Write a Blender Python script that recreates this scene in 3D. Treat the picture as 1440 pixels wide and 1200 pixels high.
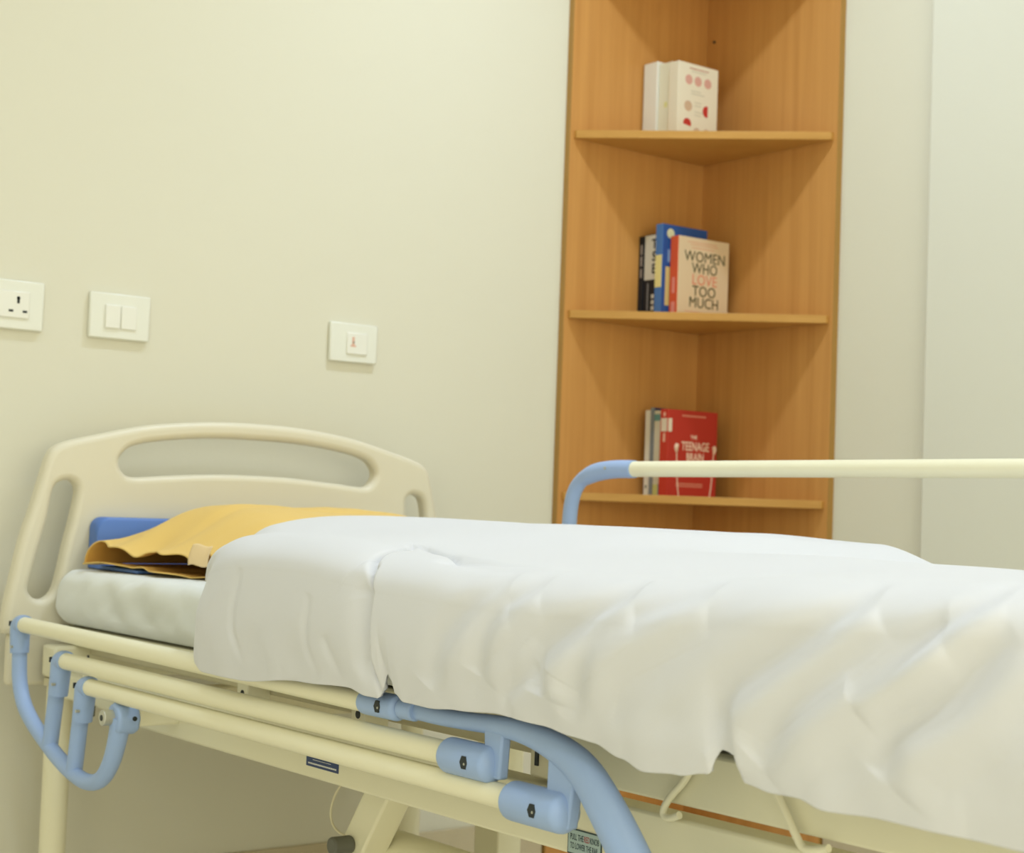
import bpy, bmesh, math, random
from mathutils import Vector, Matrix, noise

for o in list(bpy.data.objects):
    bpy.data.objects.remove(o, do_unlink=True)
scene = bpy.context.scene
COL = scene.collection

# ------------------------------------------------------------------ camera
cam_d = bpy.data.cameras.new('camera')
cam_d.sensor_fit = 'HORIZONTAL'
cam_d.sensor_width = 36.0
cam_d.lens = 36.0 * 2312.85 / 1440.0
cam = bpy.data.objects.new('camera', cam_d)
COL.objects.link(cam)
_fw = Vector((0.61111565, 0.78992238, 0.05059944))
_r = Vector((0.789282, -0.61295143, 0.03639324))
_u = Vector((-0.05976283, -0.01769675, 0.99805572))
_m = Matrix((_r, _u, -_fw)).transposed().to_4x4()
_m.translation = Vector((-3.0453, -3.1416, 0.8481))
cam.matrix_world = _m
cam_d.dof.use_dof = True
cam_d.dof.focus_distance = 2.1
cam_d.dof.aperture_fstop = 7.5
cam_d.clip_start = 0.05
scene.camera = cam

# ------------------------------------------------------------------ view
scene.view_settings.view_transform = 'Standard'
scene.view_settings.look = 'None'
scene.view_settings.exposure = -0.47
scene.view_settings.gamma = 1.0

# ------------------------------------------------------------------ world + lamps
w = bpy.data.worlds.new('world')
scene.world = w
w.use_nodes = True
w.node_tree.nodes['Background'].inputs[0].default_value = (0.75, 0.85, 1.0, 1)
w.node_tree.nodes['Background'].inputs[1].default_value = 0.6

ROOM_X0, ROOM_Y0, CEIL = -4.6, -5.4, 3.15
LAMP_COL = (0.68, 0.81, 1.0)
# (x, y, radius of the round ceiling downlight, watts)
DOWNLIGHTS = [(-0.86, -0.88, 0.085, 19.0), (-2.5, -0.95, 0.085, 5.0), (-2.6, -2.9, 0.085, 10.0),
              (-0.95, -2.9, 0.085, 13.0), (-4.0, -1.2, 0.085, 6.0), (-4.0, -3.6, 0.085, 11.0)]
LEFT_FILL_W = 22.0
FRONT_FILL_W = 84.0


def lamp(name, loc, size, watts, rot=(0, 0, 0), shape='DISK', size_y=None, color=LAMP_COL):
    d = bpy.data.lights.new(name, 'AREA')
    d.shape = shape
    d.size = size
    if size_y:
        d.size_y = size_y
    d.energy = watts
    d.color = color
    if shape == 'DISK':
        d.spread = math.radians(125)
    o = bpy.data.objects.new(name, d)
    o.location = loc
    o.rotation_euler = rot
    COL.objects.link(o)
    return o


for (lx, ly, lr, lw) in DOWNLIGHTS:
    lamp('downlight_lamp', (lx, ly, CEIL - 0.035), lr * 2, lw)
# warm fill lamp added at a made-up window in the left wall
lamp('added_fill_lamp', (ROOM_X0 + 0.06, -3.6, 1.65), 1.9, LEFT_FILL_W, rot=(0, math.radians(-90), 0),
     shape='RECTANGLE', size_y=1.3, color=(1.0, 0.945, 0.70))
# low, wide fill lamp added behind the camera, at an invented window
lamp('added_fill_lamp', (-2.2, ROOM_Y0 + 0.06, 1.25), 3.0, FRONT_FILL_W, rot=(math.radians(90), 0, 0),
     shape='RECTANGLE', size_y=2.2, color=(1.0, 0.945, 0.70))


# ------------------------------------------------------------------ materials
def mat(name, col, rough=0.5, spec=0.5, noise_amt=0.0, noise_scale=8.0, bump=0.0, bump_scale=60.0,
        metallic=0.0, sheen=0.0, coat=0.0, sss=0.0):
    m = bpy.data.materials.new(name)
    m.use_nodes = True
    nt = m.node_tree
    b = nt.nodes['Principled BSDF']
    b.inputs['Base Color'].default_value = (*col, 1)
    b.inputs['Roughness'].default_value = rough
    b.inputs['Specular IOR Level'].default_value = spec
    b.inputs['Metallic'].default_value = metallic
    if sheen:
        b.inputs['Sheen Weight'].default_value = sheen
    if coat:
        b.inputs['Coat Weight'].default_value = coat
    if noise_amt or bump:
        tc = nt.nodes.new('ShaderNodeTexCoord')
    if noise_amt:
        n = nt.nodes.new('ShaderNodeTexNoise')
        n.inputs['Scale'].default_value = noise_scale
        n.inputs['Detail'].default_value = 4
        nt.links.new(tc.outputs['Object'], n.inputs['Vector'])
        r = nt.nodes.new('ShaderNodeMix')
        r.data_type = 'RGBA'
        r.inputs[6].default_value = (*[c * (1 - noise_amt) for c in col], 1)
        r.inputs[7].default_value = (*[min(1, c * (1 + noise_amt)) for c in col], 1)
        nt.links.new(n.outputs['Fac'], r.inputs[0])
        nt.links.new(r.outputs[2], b.inputs['Base Color'])
    if bump:
        n2 = nt.nodes.new('ShaderNodeTexNoise')
        n2.inputs['Scale'].default_value = bump_scale
        n2.inputs['Detail'].default_value = 5
        nt.links.new(tc.outputs['Object'], n2.inputs['Vector'])
        bp = nt.nodes.new('ShaderNodeBump')
        bp.inputs['Strength'].default_value = bump
        bp.inputs['Distance'].default_value = 0.002
        nt.links.new(n2.outputs['Fac'], bp.inputs['Height'])
        nt.links.new(bp.outputs['Normal'], b.inputs['Normal'])
    return m


def wood_mat(name, c1, c2, rough=0.42, vertical=True):
    m = bpy.data.materials.new(name)
    m.use_nodes = True
    nt = m.node_tree
    b = nt.nodes['Principled BSDF']
    b.inputs['Roughness'].default_value = rough
    b.inputs['Specular IOR Level'].default_value = 0.35
    tc = nt.nodes.new('ShaderNodeTexCoord')
    mp = nt.nodes.new('ShaderNodeMapping')
    mp.inputs['Scale'].default_value = (38, 38, 1.1) if vertical else (5, 5, 60)
    nt.links.new(tc.outputs['Object'], mp.inputs['Vector'])
    n = nt.nodes.new('ShaderNodeTexNoise')
    n.inputs['Scale'].default_value = 1.0
    n.inputs['Detail'].default_value = 6
    n.inputs['Roughness'].default_value = 0.65
    nt.links.new(mp.outputs['Vector'], n.inputs['Vector'])
    r = nt.nodes.new('ShaderNodeValToRGB')
    r.color_ramp.elements[0].position = 0.3
    r.color_ramp.elements[0].color = (*c1, 1)
    r.color_ramp.elements[1].position = 0.72
    r.color_ramp.elements[1].color = (*c2, 1)
    nt.links.new(n.outputs['Fac'], r.inputs['Fac'])
    nt.links.new(r.outputs['Color'], b.inputs['Base Color'])
    return m


M = {}
M['wall'] = mat('wall_paint', (0.755, 0.728, 0.592), 0.75, 0.2, noise_amt=0.015, noise_scale=1.2, bump=0.12, bump_scale=90)
M['pier'] = mat('pier_paint', (0.755, 0.745, 0.635), 0.75, 0.2, noise_amt=0.015, noise_scale=1.2, bump=0.12, bump_scale=90)
M['ceiling'] = mat('ceiling_paint', (0.82, 0.83, 0.85), 0.85, 0.2, bump=0.1)
M['skirt'] = mat('skirting_tile', (0.58, 0.50, 0.33), 0.35, 0.4, noise_amt=0.05, noise_scale=20)
M['floor'] = mat('floor_tile', (0.86, 0.81, 0.67), 0.35, 0.4, noise_amt=0.06, noise_scale=4)
M['wood'] = wood_mat('laminate_wood', (0.525, 0.245, 0.062), (0.64, 0.320, 0.090))
M['edge'] = wood_mat('laminate_edge', (0.50, 0.25, 0.05), (0.60, 0.32, 0.08), vertical=False)
M['side_edge'] = mat('laminate_edge_strip', (0.40, 0.215, 0.045), 0.45)
M['cream'] = mat('cream_enamel', (0.88, 0.835, 0.605), 0.38, 0.5, noise_amt=0.015, noise_scale=6)
M['moulded'] = mat('cream_moulded_plastic', (0.76, 0.71, 0.55), 0.42, 0.45)
M['blue'] = mat('blue_plastic', (0.34, 0.47, 0.74), 0.42, 0.45, noise_amt=0.03, noise_scale=10)
M['dark'] = mat('dark_recess', (0.015, 0.02, 0.02), 0.6)
M['steel'] = mat('steel', (0.55, 0.55, 0.48), 0.35, 0.5, metallic=0.7)
M['grey_rubber'] = mat('grey_rubber', (0.13, 0.13, 0.10), 0.55)
M['linen'] = mat('white_linen', (0.72, 0.72, 0.735), 0.85, 0.2, bump=0.1, bump_scale=700, sheen=0.15)
M['sheet'] = mat('white_sheet', (0.80, 0.815, 0.78), 0.85, 0.2, bump=0.1, bump_scale=700, sheen=0.1)
M['yellow'] = mat('yellow_cotton', (0.80, 0.55, 0.17), 0.85, 0.2, bump=0.15, bump_scale=600, sheen=0.1)
M['yellow_in'] = mat('yellow_cotton_inner_shade', (0.72, 0.42, 0.10), 0.85, 0.2)  # same cotton coloured darker: shade inside the case put into the colour
M['peach'] = mat('pale_peach_cotton', (0.90, 0.69, 0.40), 0.85, 0.2)
M['blue_vinyl'] = mat('blue_vinyl', (0.10, 0.21, 0.56), 0.45, 0.4)
M['switch'] = mat('white_switch_plastic', (0.84, 0.84, 0.74), 0.3, 0.5)
M['switch2'] = mat('white_rocker_plastic', (0.87, 0.86, 0.77), 0.25, 0.5)
M['red_mark'] = mat('faded_red_mark', (0.75, 0.45, 0.33), 0.5)
M['paper'] = mat('book_paper', (0.80, 0.72, 0.52), 0.9, 0.1)
M['navy'] = mat('navy_print', (0.02, 0.045, 0.15), 0.5)
M['white_print'] = mat('white_print', (0.80, 0.80, 0.75), 0.5)
M['label_bg'] = mat('pale_blue_label', (0.42, 0.54, 0.52), 0.45)
M['label_dark'] = mat('label_dark_ink', (0.02, 0.05, 0.06), 0.5)
M['label_red'] = mat('label_red_ink', (0.40, 0.10, 0.10), 0.5)
M['cord'] = mat('cream_cord', (0.74, 0.68, 0.47), 0.6)
M['chassis'] = mat('chassis_enamel', (0.74, 0.68, 0.47), 0.45, 0.4)


def flat(name, col, rough=0.5):
    if name not in M:
        M[name] = mat(name, col, rough, 0.3)
    return M[name]


# ------------------------------------------------------------------ builders
ORG = {}          # world position of every parent (no rotations used on parents built this way)


def link(name, me, m, parent=None, kind=None):
    o = bpy.data.objects.new(name, me)
    COL.objects.link(o)
    if m is not None:
        if isinstance(m, (list, tuple)):
            for x in m:
                me.materials.append(x)
        else:
            me.materials.append(m)
    if parent is not None:
        o.parent = parent
    if kind:
        o['kind'] = kind
    return o


def origin_of(parent):
    p = Vector((0, 0, 0))
    while parent is not None:
        p = p + parent.location
        parent = parent.parent
    return p


def tag(o, label, cat, group=None):
    o['label'] = label
    o['category'] = cat
    if group:
        o['group'] = group
    return o


def thing(name, loc, label, cat, group=None, rotz=0.0):
    o = bpy.data.objects.new(name, None)
    o.empty_display_size = 0.05
    COL.objects.link(o)
    o.location = loc
    o.rotation_euler = (0, 0, rotz)
    return tag(o, label, cat, group)


class MB:
    """collects geometry in world (or local) coordinates; build() links ONE mesh object"""

    def __init__(self):
        self.v = []
        self.f = []
        self.mi = []
        self.cur = 0
        self.pieces = []

    def add(self, vs, fs):
        n = len(self.v)
        self.v += [Vector(p) for p in vs]
        self.f += [tuple(i + n for i in f) for f in fs]
        self.mi += [self.cur] * len(fs)
        self.pieces.append((n, len(self.v), len(self.f) - len(fs), len(self.f)))
        return self

    def box(self, x0, x1, y0, y1, z0, z1):
        x0, x1 = min(x0, x1), max(x0, x1)
        y0, y1 = min(y0, y1), max(y0, y1)
        z0, z1 = min(z0, z1), max(z0, z1)
        vs = [(x0, y0, z0), (x1, y0, z0), (x1, y1, z0), (x0, y1, z0), (x0, y0, z1), (x1, y0, z1), (x1, y1, z1), (x0, y1, z1)]
        fs = [(0, 3, 2, 1), (4, 5, 6, 7), (0, 1, 5, 4), (1, 2, 6, 5), (2, 3, 7, 6), (3, 0, 4, 7)]
        return self.add(vs, fs)

    def prism_x(self, yz, x0, x1):
        n = len(yz)
        vs = [(x0, y, z) for y, z in yz] + [(x1, y, z) for y, z in yz]
        fs = [tuple(range(n)), tuple(reversed(range(n, 2 * n)))]
        for i in range(n):
            j = (i + 1) % n
            fs.append((i, i + n, j + n, j))
        return self.add(vs, fs)

    def prism_z(self, xy, z0, z1):
        n = len(xy)
        vs = [(x, y, z0) for x, y in xy] + [(x, y, z1) for x, y in xy]
        fs = [tuple(reversed(range(n))), tuple(range(n, 2 * n))]
        for i in range(n):
            j = (i + 1) % n
            fs.append((i, j, j + n, i + n))
        return self.add(vs, fs)

    def tube(self, pts, rad, seg=20, squash=1.0, smooth=0, caps=True):
        """rad: number or list; squash scales the radius along world X"""
        P = [Vector(p) for p in pts]
        R = list(rad) if isinstance(rad, (list, tuple)) else [rad] * len(P)
        for _ in range(smooth):
            Q, S = [P[0]], [R[0]]
            for i in range(len(P) - 1):
                Q += [P[i] * 0.75 + P[i + 1] * 0.25, P[i] * 0.25 + P[i + 1] * 0.75]
                S += [R[i] * 0.75 + R[i + 1] * 0.25, R[i] * 0.25 + R[i + 1] * 0.75]
            Q.append(P[-1]); S.append(R[-1])
            P, R = Q, S
        n = len(P)
        T = []
        for i in range(n):
            a = P[max(0, i - 1)]; b = P[min(n - 1, i + 1)]
            T.append((b - a).normalized())
        up = Vector((1, 0, 0)) if abs(T[0].x) < 0.8 else Vector((0, 0, 1))
        vs, fs = [], []
        for i in range(n):
            up = (up - T[i] * up.dot(T[i])).normalized()
            s = T[i].cross(up)
            for k in range(seg):
                a = 2 * math.pi * k / seg
                d = up * math.cos(a) * R[i] * squash + s * math.sin(a) * R[i]
                vs.append(P[i] + d)
        for i in range(n - 1):
            for k in range(seg):
                k2 = (k + 1) % seg
                fs.append((i * seg + k, i * seg + k2, (i + 1) * seg + k2, (i + 1) * seg + k))
        if caps:
            fs.append(tuple(reversed(range(seg))))
            fs.append(tuple(range((n - 1) * seg, n * seg)))
        return self.add(vs, fs)

    def capsule(self, a, b, r, seg=24, flat_=0.55):
        """rounded barrel from a to b"""
        a, b = Vector(a), Vector(b)
        L = (b - a).length
        d = (b - a) / L
        k = 7
        e = r * flat_
        pts, rad = [], []
        for i in range(k + 1):
            t = math.pi / 2 * i / k
            pts.append(a + d * (e - e * math.cos(t))); rad.append(max(0.0004, r * math.sin(t) ** 0.8))
        for i in range(k, -1, -1):
            t = math.pi / 2 * i / k
            pts.append(b - d * (e - e * math.cos(t))); rad.append(max(0.0004, r * math.sin(t) ** 0.8))
        return self.tube(pts, rad, seg)

    def build_each(self, name, m, parent=None, **kw):
        """one object per added piece"""
        for k, (a, b, fa, fb) in enumerate(self.pieces):
            q = MB()
            q.add(self.v[a:b], [tuple(i - a for i in f) for f in self.f[fa:fb]])
            q.build(name, m, parent, **kw)

    def build(self, name, m, parent=None, bevel=0.0, smooth=True, kind=None, local=False, segs=2):
        off = Vector((0, 0, 0)) if local else origin_of(parent)
        me = bpy.data.meshes.new(name)
        me.from_pydata([tuple(p - off) for p in self.v], [], self.f)
        if any(self.mi):
            me.polygons.foreach_set('material_index', self.mi)
        bm = bmesh.new()
        bm.from_mesh(me)
        bmesh.ops.recalc_face_normals(bm, faces=bm.faces)
        bm.to_mesh(me)
        bm.free()
        if smooth:
            me.shade_smooth()
        me.update()
        o = link(name, me, m, parent, kind)
        if bevel > 0:
            bv = o.modifiers.new('bevel', 'BEVEL')
            bv.width = bevel
            bv.segments = segs
            bv.limit_method = 'ANGLE'
            bv.angle_limit = math.radians(40)
            bv.harden_normals = False
        if smooth:
            try:
                me.set_sharp_from_angle(angle=math.radians(42))
            except Exception:
                pass
        return o


def own_origin(o, loc):
    """move a top-level mesh's origin to loc"""
    loc = Vector(loc)
    o.data.transform(Matrix.Translation(-loc))
    o.location = loc
    return o


def curve_to_mesh(name, cu, matrix, m, parent, local=False, smooth=True):
    tmp = bpy.data.objects.new('tmp', cu)
    COL.objects.link(tmp)
    dg = bpy.context.evaluated_depsgraph_get()
    dg.update()
    me = bpy.data.meshes.new_from_object(tmp.evaluated_get(dg))
    bpy.data.objects.remove(tmp, do_unlink=True)
    bpy.data.curves.remove(cu)
    me.transform(matrix)
    if not local:
        me.transform(Matrix.Translation(-origin_of(parent)))
    me.materials.clear()
    me.name = name
    if smooth:
        me.shade_smooth()
        try:
            me.set_sharp_from_angle(angle=math.radians(40))
        except Exception:
            pass
    return link(name, me, m, parent)


def text(name, body, size, matrix, m, parent, local=True, depth=0.0003, sx=1.0, spacing=1.0, line=1.0, bold=0.0, align='CENTER'):
    cu = bpy.data.curves.new(name, 'FONT')
    cu.body = body
    cu.size = size
    cu.extrude = depth
    cu.align_x = align
    cu.align_y = 'CENTER'
    cu.space_character = spacing
    cu.space_line = line
    cu.offset = bold
    cu.resolution_u = 3
    return curve_to_mesh(name, cu, matrix @ Matrix.Diagonal((sx, 1, 1, 1)), m, parent, local, smooth=False)


# ------------------------------------------------------------------ room
MB().box(ROOM_X0, 0.3, 0, 0.2, 0, CEIL).build('wall_back', M['wall'], kind='structure', smooth=False)
MB().box(0, 0.2, ROOM_Y0, 0, 0, CEIL).build('wall_right', M['wall'], kind='structure', smooth=False)
fw_ = MB()
fw_.box(ROOM_X0, 0.2, ROOM_Y0 - 0.2, ROOM_Y0, 0, 0.12)
fw_.box(ROOM_X0, 0.2, ROOM_Y0 - 0.2, ROOM_Y0, 2.40, CEIL)
fw_.box(ROOM_X0, -3.75, ROOM_Y0 - 0.2, ROOM_Y0, 0.12, 2.40)
fw_.box(-0.65, 0.2, ROOM_Y0 - 0.2, ROOM_Y0, 0.12, 2.40)
fw_.build('wall_front', M['wall'], kind='structure', smooth=False)
fw2 = MB()
for (a, b, c, d) in [(-3.75, -0.65, 0.12, 0.18), (-3.75, -0.65, 2.34, 2.40), (-3.75, -3.69, 0.12, 2.40), (-0.71, -0.65, 0.12, 2.40), (-2.23, -2.17, 0.12, 2.40)]:
    fw2.box(a, b, ROOM_Y0 - 0.13, ROOM_Y0 - 0.07, c, d)
fw2.build('added_window_2', M['switch'], kind='structure', smooth=False)  # invented frame, out of view, added around the front fill lamp
# left wall with an opening added for the fill lamp
wl = MB()
wy0, wy1, wz0, wz1 = -4.6, -2.6, 0.95, 2.35
wl.box(ROOM_X0 - 0.2, ROOM_X0, ROOM_Y0 - 0.2, wy0, 0, CEIL)
wl.box(ROOM_X0 - 0.2, ROOM_X0, wy1, 0.2, 0, CEIL)
wl.box(ROOM_X0 - 0.2, ROOM_X0, wy0, wy1, 0, wz0)
wl.box(ROOM_X0 - 0.2, ROOM_X0, wy0, wy1, wz1, CEIL)
wl.build('wall_left', M['wall'], kind='structure', smooth=False)
wf = MB()
for (a, b, c, d) in [(wy0, wy1, wz0, wz0 + 0.05), (wy0, wy1, wz1 - 0.05, wz1), (wy0, wy0 + 0.05, wz0, wz1),
                     (wy1 - 0.05, wy1, wz0, wz1), (-3.625, -3.575, wz0, wz1)]:
    wf.box(ROOM_X0 - 0.13, ROOM_X0 - 0.07, a, b, c, d)
wf.build('added_window_1', M['switch'], kind='structure', smooth=False)  # unseen frame added to go with the left fill lamp
MB().box(ROOM_X0 - 0.2, 0.2, ROOM_Y0 - 0.2, 0.2, -0.15, 0).build('floor', M['floor'], kind='structure', smooth=False)
MB().box(ROOM_X0 - 0.2, 0.2, ROOM_Y0 - 0.2, 0.2, CEIL, CEIL + 0.15).build('ceiling', M['ceiling'], kind='structure', smooth=False)
# shallow pier standing proud of the right-hand wall
MB().box(-0.02, 0.0, ROOM_Y0, -0.757, 0, CEIL).build('wall_pier', M['pier'], kind='structure', smooth=False, bevel=0.004)
MB().box(ROOM_X0, -0.485, -0.012, 0, 0, 0.10).build('baseboard_back', M['skirt'], kind='structure', bevel=0.002)
MB().box(-0.012, 0, -0.757, -0.485, 0, 0.10).build('baseboard_right', M['skirt'], kind='structure', bevel=0.002)

# ceiling downlight fittings around the lamps
for i, (lx, ly, lr, lw) in enumerate(DOWNLIGHTS):
    t = thing('ceiling_downlight', (lx, ly, CEIL - 0.03),
              'round white recessed downlight in the ceiling above the ' +
              ['corner shelf', 'bed head', 'near side of the bed', 'foot of the bed', 'far left corner', 'left side'][i],
              'ceiling light', 'ceiling downlights')
    ring = MB()
    ring.tube([(lx, ly, CEIL - 0.02), (lx, ly, CEIL)], [lr + 0.03, lr + 0.03], 40)
    ring.build('housing', M['switch'], t)

# ------------------------------------------------------------------ corner shelf unit
W, T = 0.4795, 0.018
Z1 = 1.7762
STEP = 0.4494
SHELF_Z = [Z1 + STEP, Z1, Z1 - STEP, Z1 - 2 * STEP, Z1 - 3 * STEP]
unit = thing('corner_shelf', (-0.12, -0.12, 0.0), 'tall honey brown wooden corner shelf with triangular shelves holding books', 'shelf')
MB().box(-W, 0, -T, 0, 0, 2.75).build('side_panel', M['wood'], unit, bevel=0.001)
MB().box(-T, 0, -W, -T, 0, 2.75).build('side_panel', M['wood'], unit, bevel=0.001)
MB().box(-W - 0.0015, -W, -T, 0, 0, 2.75).build('edge_strip', M['side_edge'], unit, smooth=False)
MB().box(-T, -0.0, -W - 0.0015, -W, 0, 2.75).build('edge_strip', M['side_edge'], unit, smooth=False)
ins = 0.012
for z in SHELF_Z + [2.72]:
    xy = [(-T, -T), (-W + ins, -T), (-W + ins, -T - 0.010), (-T - 0.010, -W + ins), (-T, -W + ins)]
    sh = MB().prism_z(xy, z, z + 0.0195)
    sh.build('shelf', M['edge'], unit, bevel=0.001)
# screw head high on the right panel
MB().tube([(-T - 0.003, -0.045, 2.105), (-T, -0.045, 2.105)], 0.004, 12).build('screw', M['dark'], unit)


# ------------------------------------------------------------------ books
def rotM(face, cx, cz, y=0.0):
    """text matrices in book-local space: 'front' lies on the cover (faces -Y), 'spine' faces -X"""
    if face == 'front':
        return Matrix.Translation((cx, y, cz)) @ Matrix.Rotation(math.radians(90), 4, 'X')
    return Matrix.Translation((y, cx, cz)) @ Matrix.Rotation(math.radians(-90), 4, 'Z') @ Matrix.Rotation(math.radians(90), 4, 'X')


def book(x, y, z, wd, th, ht, label, cover, spine=None, rot=0.0, group='books on the corner shelf'):
    """origin = bottom corner where spine meets the front cover; front cover faces local -Y, spine faces local -X;
    the block runs to +X (width) and +Y (thickness)"""
    t = thing('book', (x, y, z), label, 'book', group, math.radians(rot))
    c = 0.0016
    b = MB()
    b.box(0, wd, 0, c, 0, ht)
    b.box(0, wd, th - c, th, 0, ht)
    b.build('cover', cover, t, local=True, bevel=0.0005)
    s = MB().box(-0.0006, c, 0.0002, th - 0.0002, 0, ht)
    s.build('spine', spine or cover, t, local=True, bevel=0.0008)
    MB().box(c, wd - 0.003, c, th - c, 0.003, ht - 0.003).build('pages', M['paper'], t, local=True, smooth=False)
    return t


def disc(mb, cx, cz, r, y=-0.0004, seg=24, a0=0, a1=360, sx=1.0):
    vs = []
    for k in range(seg + 1):
        a = math.radians(a0 + (a1 - a0) * k / seg)
        vs.append((cx + r * sx * math.cos(a), y, cz + r * math.sin(a)))
    n = len(vs)
    back = [(p[0], p[1] + 0.0004, p[2]) for p in vs]
    fs = [tuple(range(n)), tuple(reversed(range(n, 2 * n)))]
    for i in range(n):
        j = (i + 1) % n
        fs.append((i, i + n, j + n, j))
    mb.add(vs + back, fs)


ZA = SHELF_Z[1] + 0.0198
ZB = SHELF_Z[2] + 0.0198
ZC = SHELF_Z[3] + 0.0198
cwhite = flat('ivory_cover', (0.78, 0.71, 0.55))
cwhite2 = flat('white_cover', (0.82, 0.80, 0.70))
cwhite3 = flat('pale_green_white_cover', (0.80, 0.78, 0.60))
pinkp = flat('pale_pink_print', (0.66, 0.36, 0.29))
redp = flat('strong_red_print', (0.52, 0.04, 0.03))
greyp = flat('faint_grey_print', (0.58, 0.54, 0.42))

# top shelf: three pale books pushed into the corner
bk = book(-0.252, -0.160, ZA, 0.138, 0.034, 0.192, 'ivory book with rows of pink and red circles on its cover', cwhite, rot=0)
m_ = MB()
for (cx, cz) in [(0.036, 0.150), (0.068, 0.150), (0.102, 0.150)]:
    disc(m_, cx, cz, 0.0125)
m_.build_each('circle_print', pinkp, bk, local=True, smooth=False)
m_ = MB(); disc(m_, 0.036, 0.083, 0.0135); disc(m_, 0.068, 0.020, 0.012); disc(m_, 0.102, 0.022, 0.012)
m_.build_each('circle_print', flat('faded_brown_print', (0.60, 0.42, 0.28)), bk, local=True, smooth=False)
m_ = MB(); disc(m_, 0.100, 0.078, 0.0145, a0=70, a1=290, sx=0.9); disc(m_, 0.034, 0.038, 0.0135, a0=-25, a1=190)
m_.build_each('half_circle_print', redp, bk, local=True, smooth=False)
m_ = MB(); m_.box(0.038, 0.104, -0.0004, 0, 0.179, 0.181)
m_.build('title_line', flat('dark_red_line', (0.45, 0.12, 0.08)), bk, local=True, smooth=False)
m_ = MB()
for zz, a, b in [(0.172, 0.045, 0.095), (0.122, 0.045, 0.078), (0.115, 0.045, 0.092), (0.094, 0.058, 0.082), (0.086, 0.058, 0.082), (0.070, 0.058, 0.088), (0.062, 0.058, 0.082)]:
    m_.box(a, b, -0.0003, 0, zz, zz + 0.0025)
m_.build_each('text_line', greyp, bk, local=True, smooth=False)
bk = book(-0.240, -0.124, ZA, 0.135, 0.048, 0.199, 'middle pale book with a faint yellow mark on its wide spine', cwhite3)
MB().box(-0.001, -0.0006, 0.015, 0.026, 0.085, 0.098).build('yellow_mark', flat('pale_yellow_print', (0.74, 0.72, 0.30)), bk, local=True)
bk = book(-0.246, -0.075, ZA, 0.135, 0.050, 0.207, 'plain white book at the back of the upper shelf stack', cwhite2)

# middle shelf
cb = flat('cream_cover', (0.72, 0.56, 0.36))
bk = book(-0.222, -0.148, ZB, 0.172, 0.030, 0.205, 'cream paperback titled Women Who Love Too Much with a red spine', cb, flat('orange_red_spine', (0.70, 0.10, 0.035)), rot=-2)
ink = flat('olive_black_ink', (0.05, 0.055, 0.02))
for i, (s_, c_) in enumerate([('WOMEN', ink), ('WHO', ink), ('LOVE', flat('coral_ink', (0.72, 0.25, 0.16))), ('TOO', ink), ('MUCH', ink)]):
    wdt = [1.0, 0.95, 1.0, 1.0, 0.98][i]
    text('title_word', s_, 0.038, rotM('front', 0.090, 0.156 - 0.029 * i, -0.0003), c_, bk, sx=wdt * 0.94, bold=0.0)
m_ = MB()
for zz, a, b in [(0.192, 0.03, 0.13), (0.186, 0.04, 0.135), (0.178, 0.045, 0.12), (0.016, 0.025, 0.135), (0.011, 0.03, 0.13)]:
    m_.box(a, b, -0.0003, 0, zz, zz + 0.0022)
m_.build_each('text_line', flat('pale_coral_print', (0.70, 0.38, 0.24)), bk, local=True, smooth=False)
m_ = MB(); m_.box(-0.0009, -0.0006, 0.010, 0.020, 0.06, 0.10); m_.box(-0.0009, -0.0006, 0.008, 0.022, 0.008, 0.038)
m_.build_each('spine_print', flat('pink_print', (0.78, 0.28, 0.22)), bk, local=True, smooth=False)

cblue = flat('blue_cover', (0.025, 0.085, 0.30))
cblue2 = flat('light_blue_spine', (0.07, 0.19, 0.47))
bk = book(-0.244, -0.113, ZB, 0.152, 0.026, 0.236, 'tall blue hardback with a yellow band behind the cream paperback', cblue, cblue2, rot=-1)
MB().box(-0.0010, -0.0006, 0.001, 0.025, 0.075, 0.157).build('yellow_band', flat('soft_yellow_print', (0.78, 0.70, 0.30)), bk, local=True, smooth=False)
MB().box(0.012, 0.06, -0.0004, 0, 0.030, 0.128).build('yellow_panel', flat('mustard_print', (0.68, 0.52, 0.20)), bk, local=True, smooth=False)
m_ = MB(); disc(m_, 0.026, 0.213, 0.0125); m_.build('round_sticker', flat('cream_sticker', (0.66, 0.62, 0.38)), bk, local=True, smooth=False)
MB().box(0.018, 0.026, -0.0005, 0, 0.140, 0.172).build('author_print', flat('pale_blue_print', (0.25, 0.35, 0.55)), bk, local=True, smooth=False)

cblk = flat('black_cover', (0.012, 0.014, 0.018))
cwh = flat('grey_white_cover', (0.62, 0.60, 0.50))
bk = book(-0.236, -0.084, ZB, 0.145, 0.046, 0.214, 'book with a white over black spine and large dark letters', cblk, cblk, rot=0)
MB().box(-0.0009, -0.0006, 0.0, 0.0445, 0.098, 0.212).build('white_spine_panel', cwh, bk, local=True, smooth=False)
for i, s_ in enumerate('TSE'):
    text('spine_letter', s_, 0.034, rotM('spine', 0.009, 0.188 - i * 0.032, -0.0012), cblk, bk, bold=0.0006)
m_ = MB()
for k in range(3):
    m_.box(-0.0009, -0.0006, 0.006, 0.016, 0.020 + k * 0.015, 0.030 + k * 0.015)
m_.build_each('spine_block', cwh, bk, local=True, smooth=False)
MB().box(-0.0009, -0.0006, 0.028, 0.032, 0.02, 0.09).build('spine_print', flat('grey_print', (0.25, 0.25, 0.24)), bk, local=True, smooth=False)
bk = book(-0.239, -0.036, ZB, 0.14, 0.016, 0.212, 'slim black book against the panel, leftmost on the middle shelf', cblk)
m_ = MB()
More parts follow.
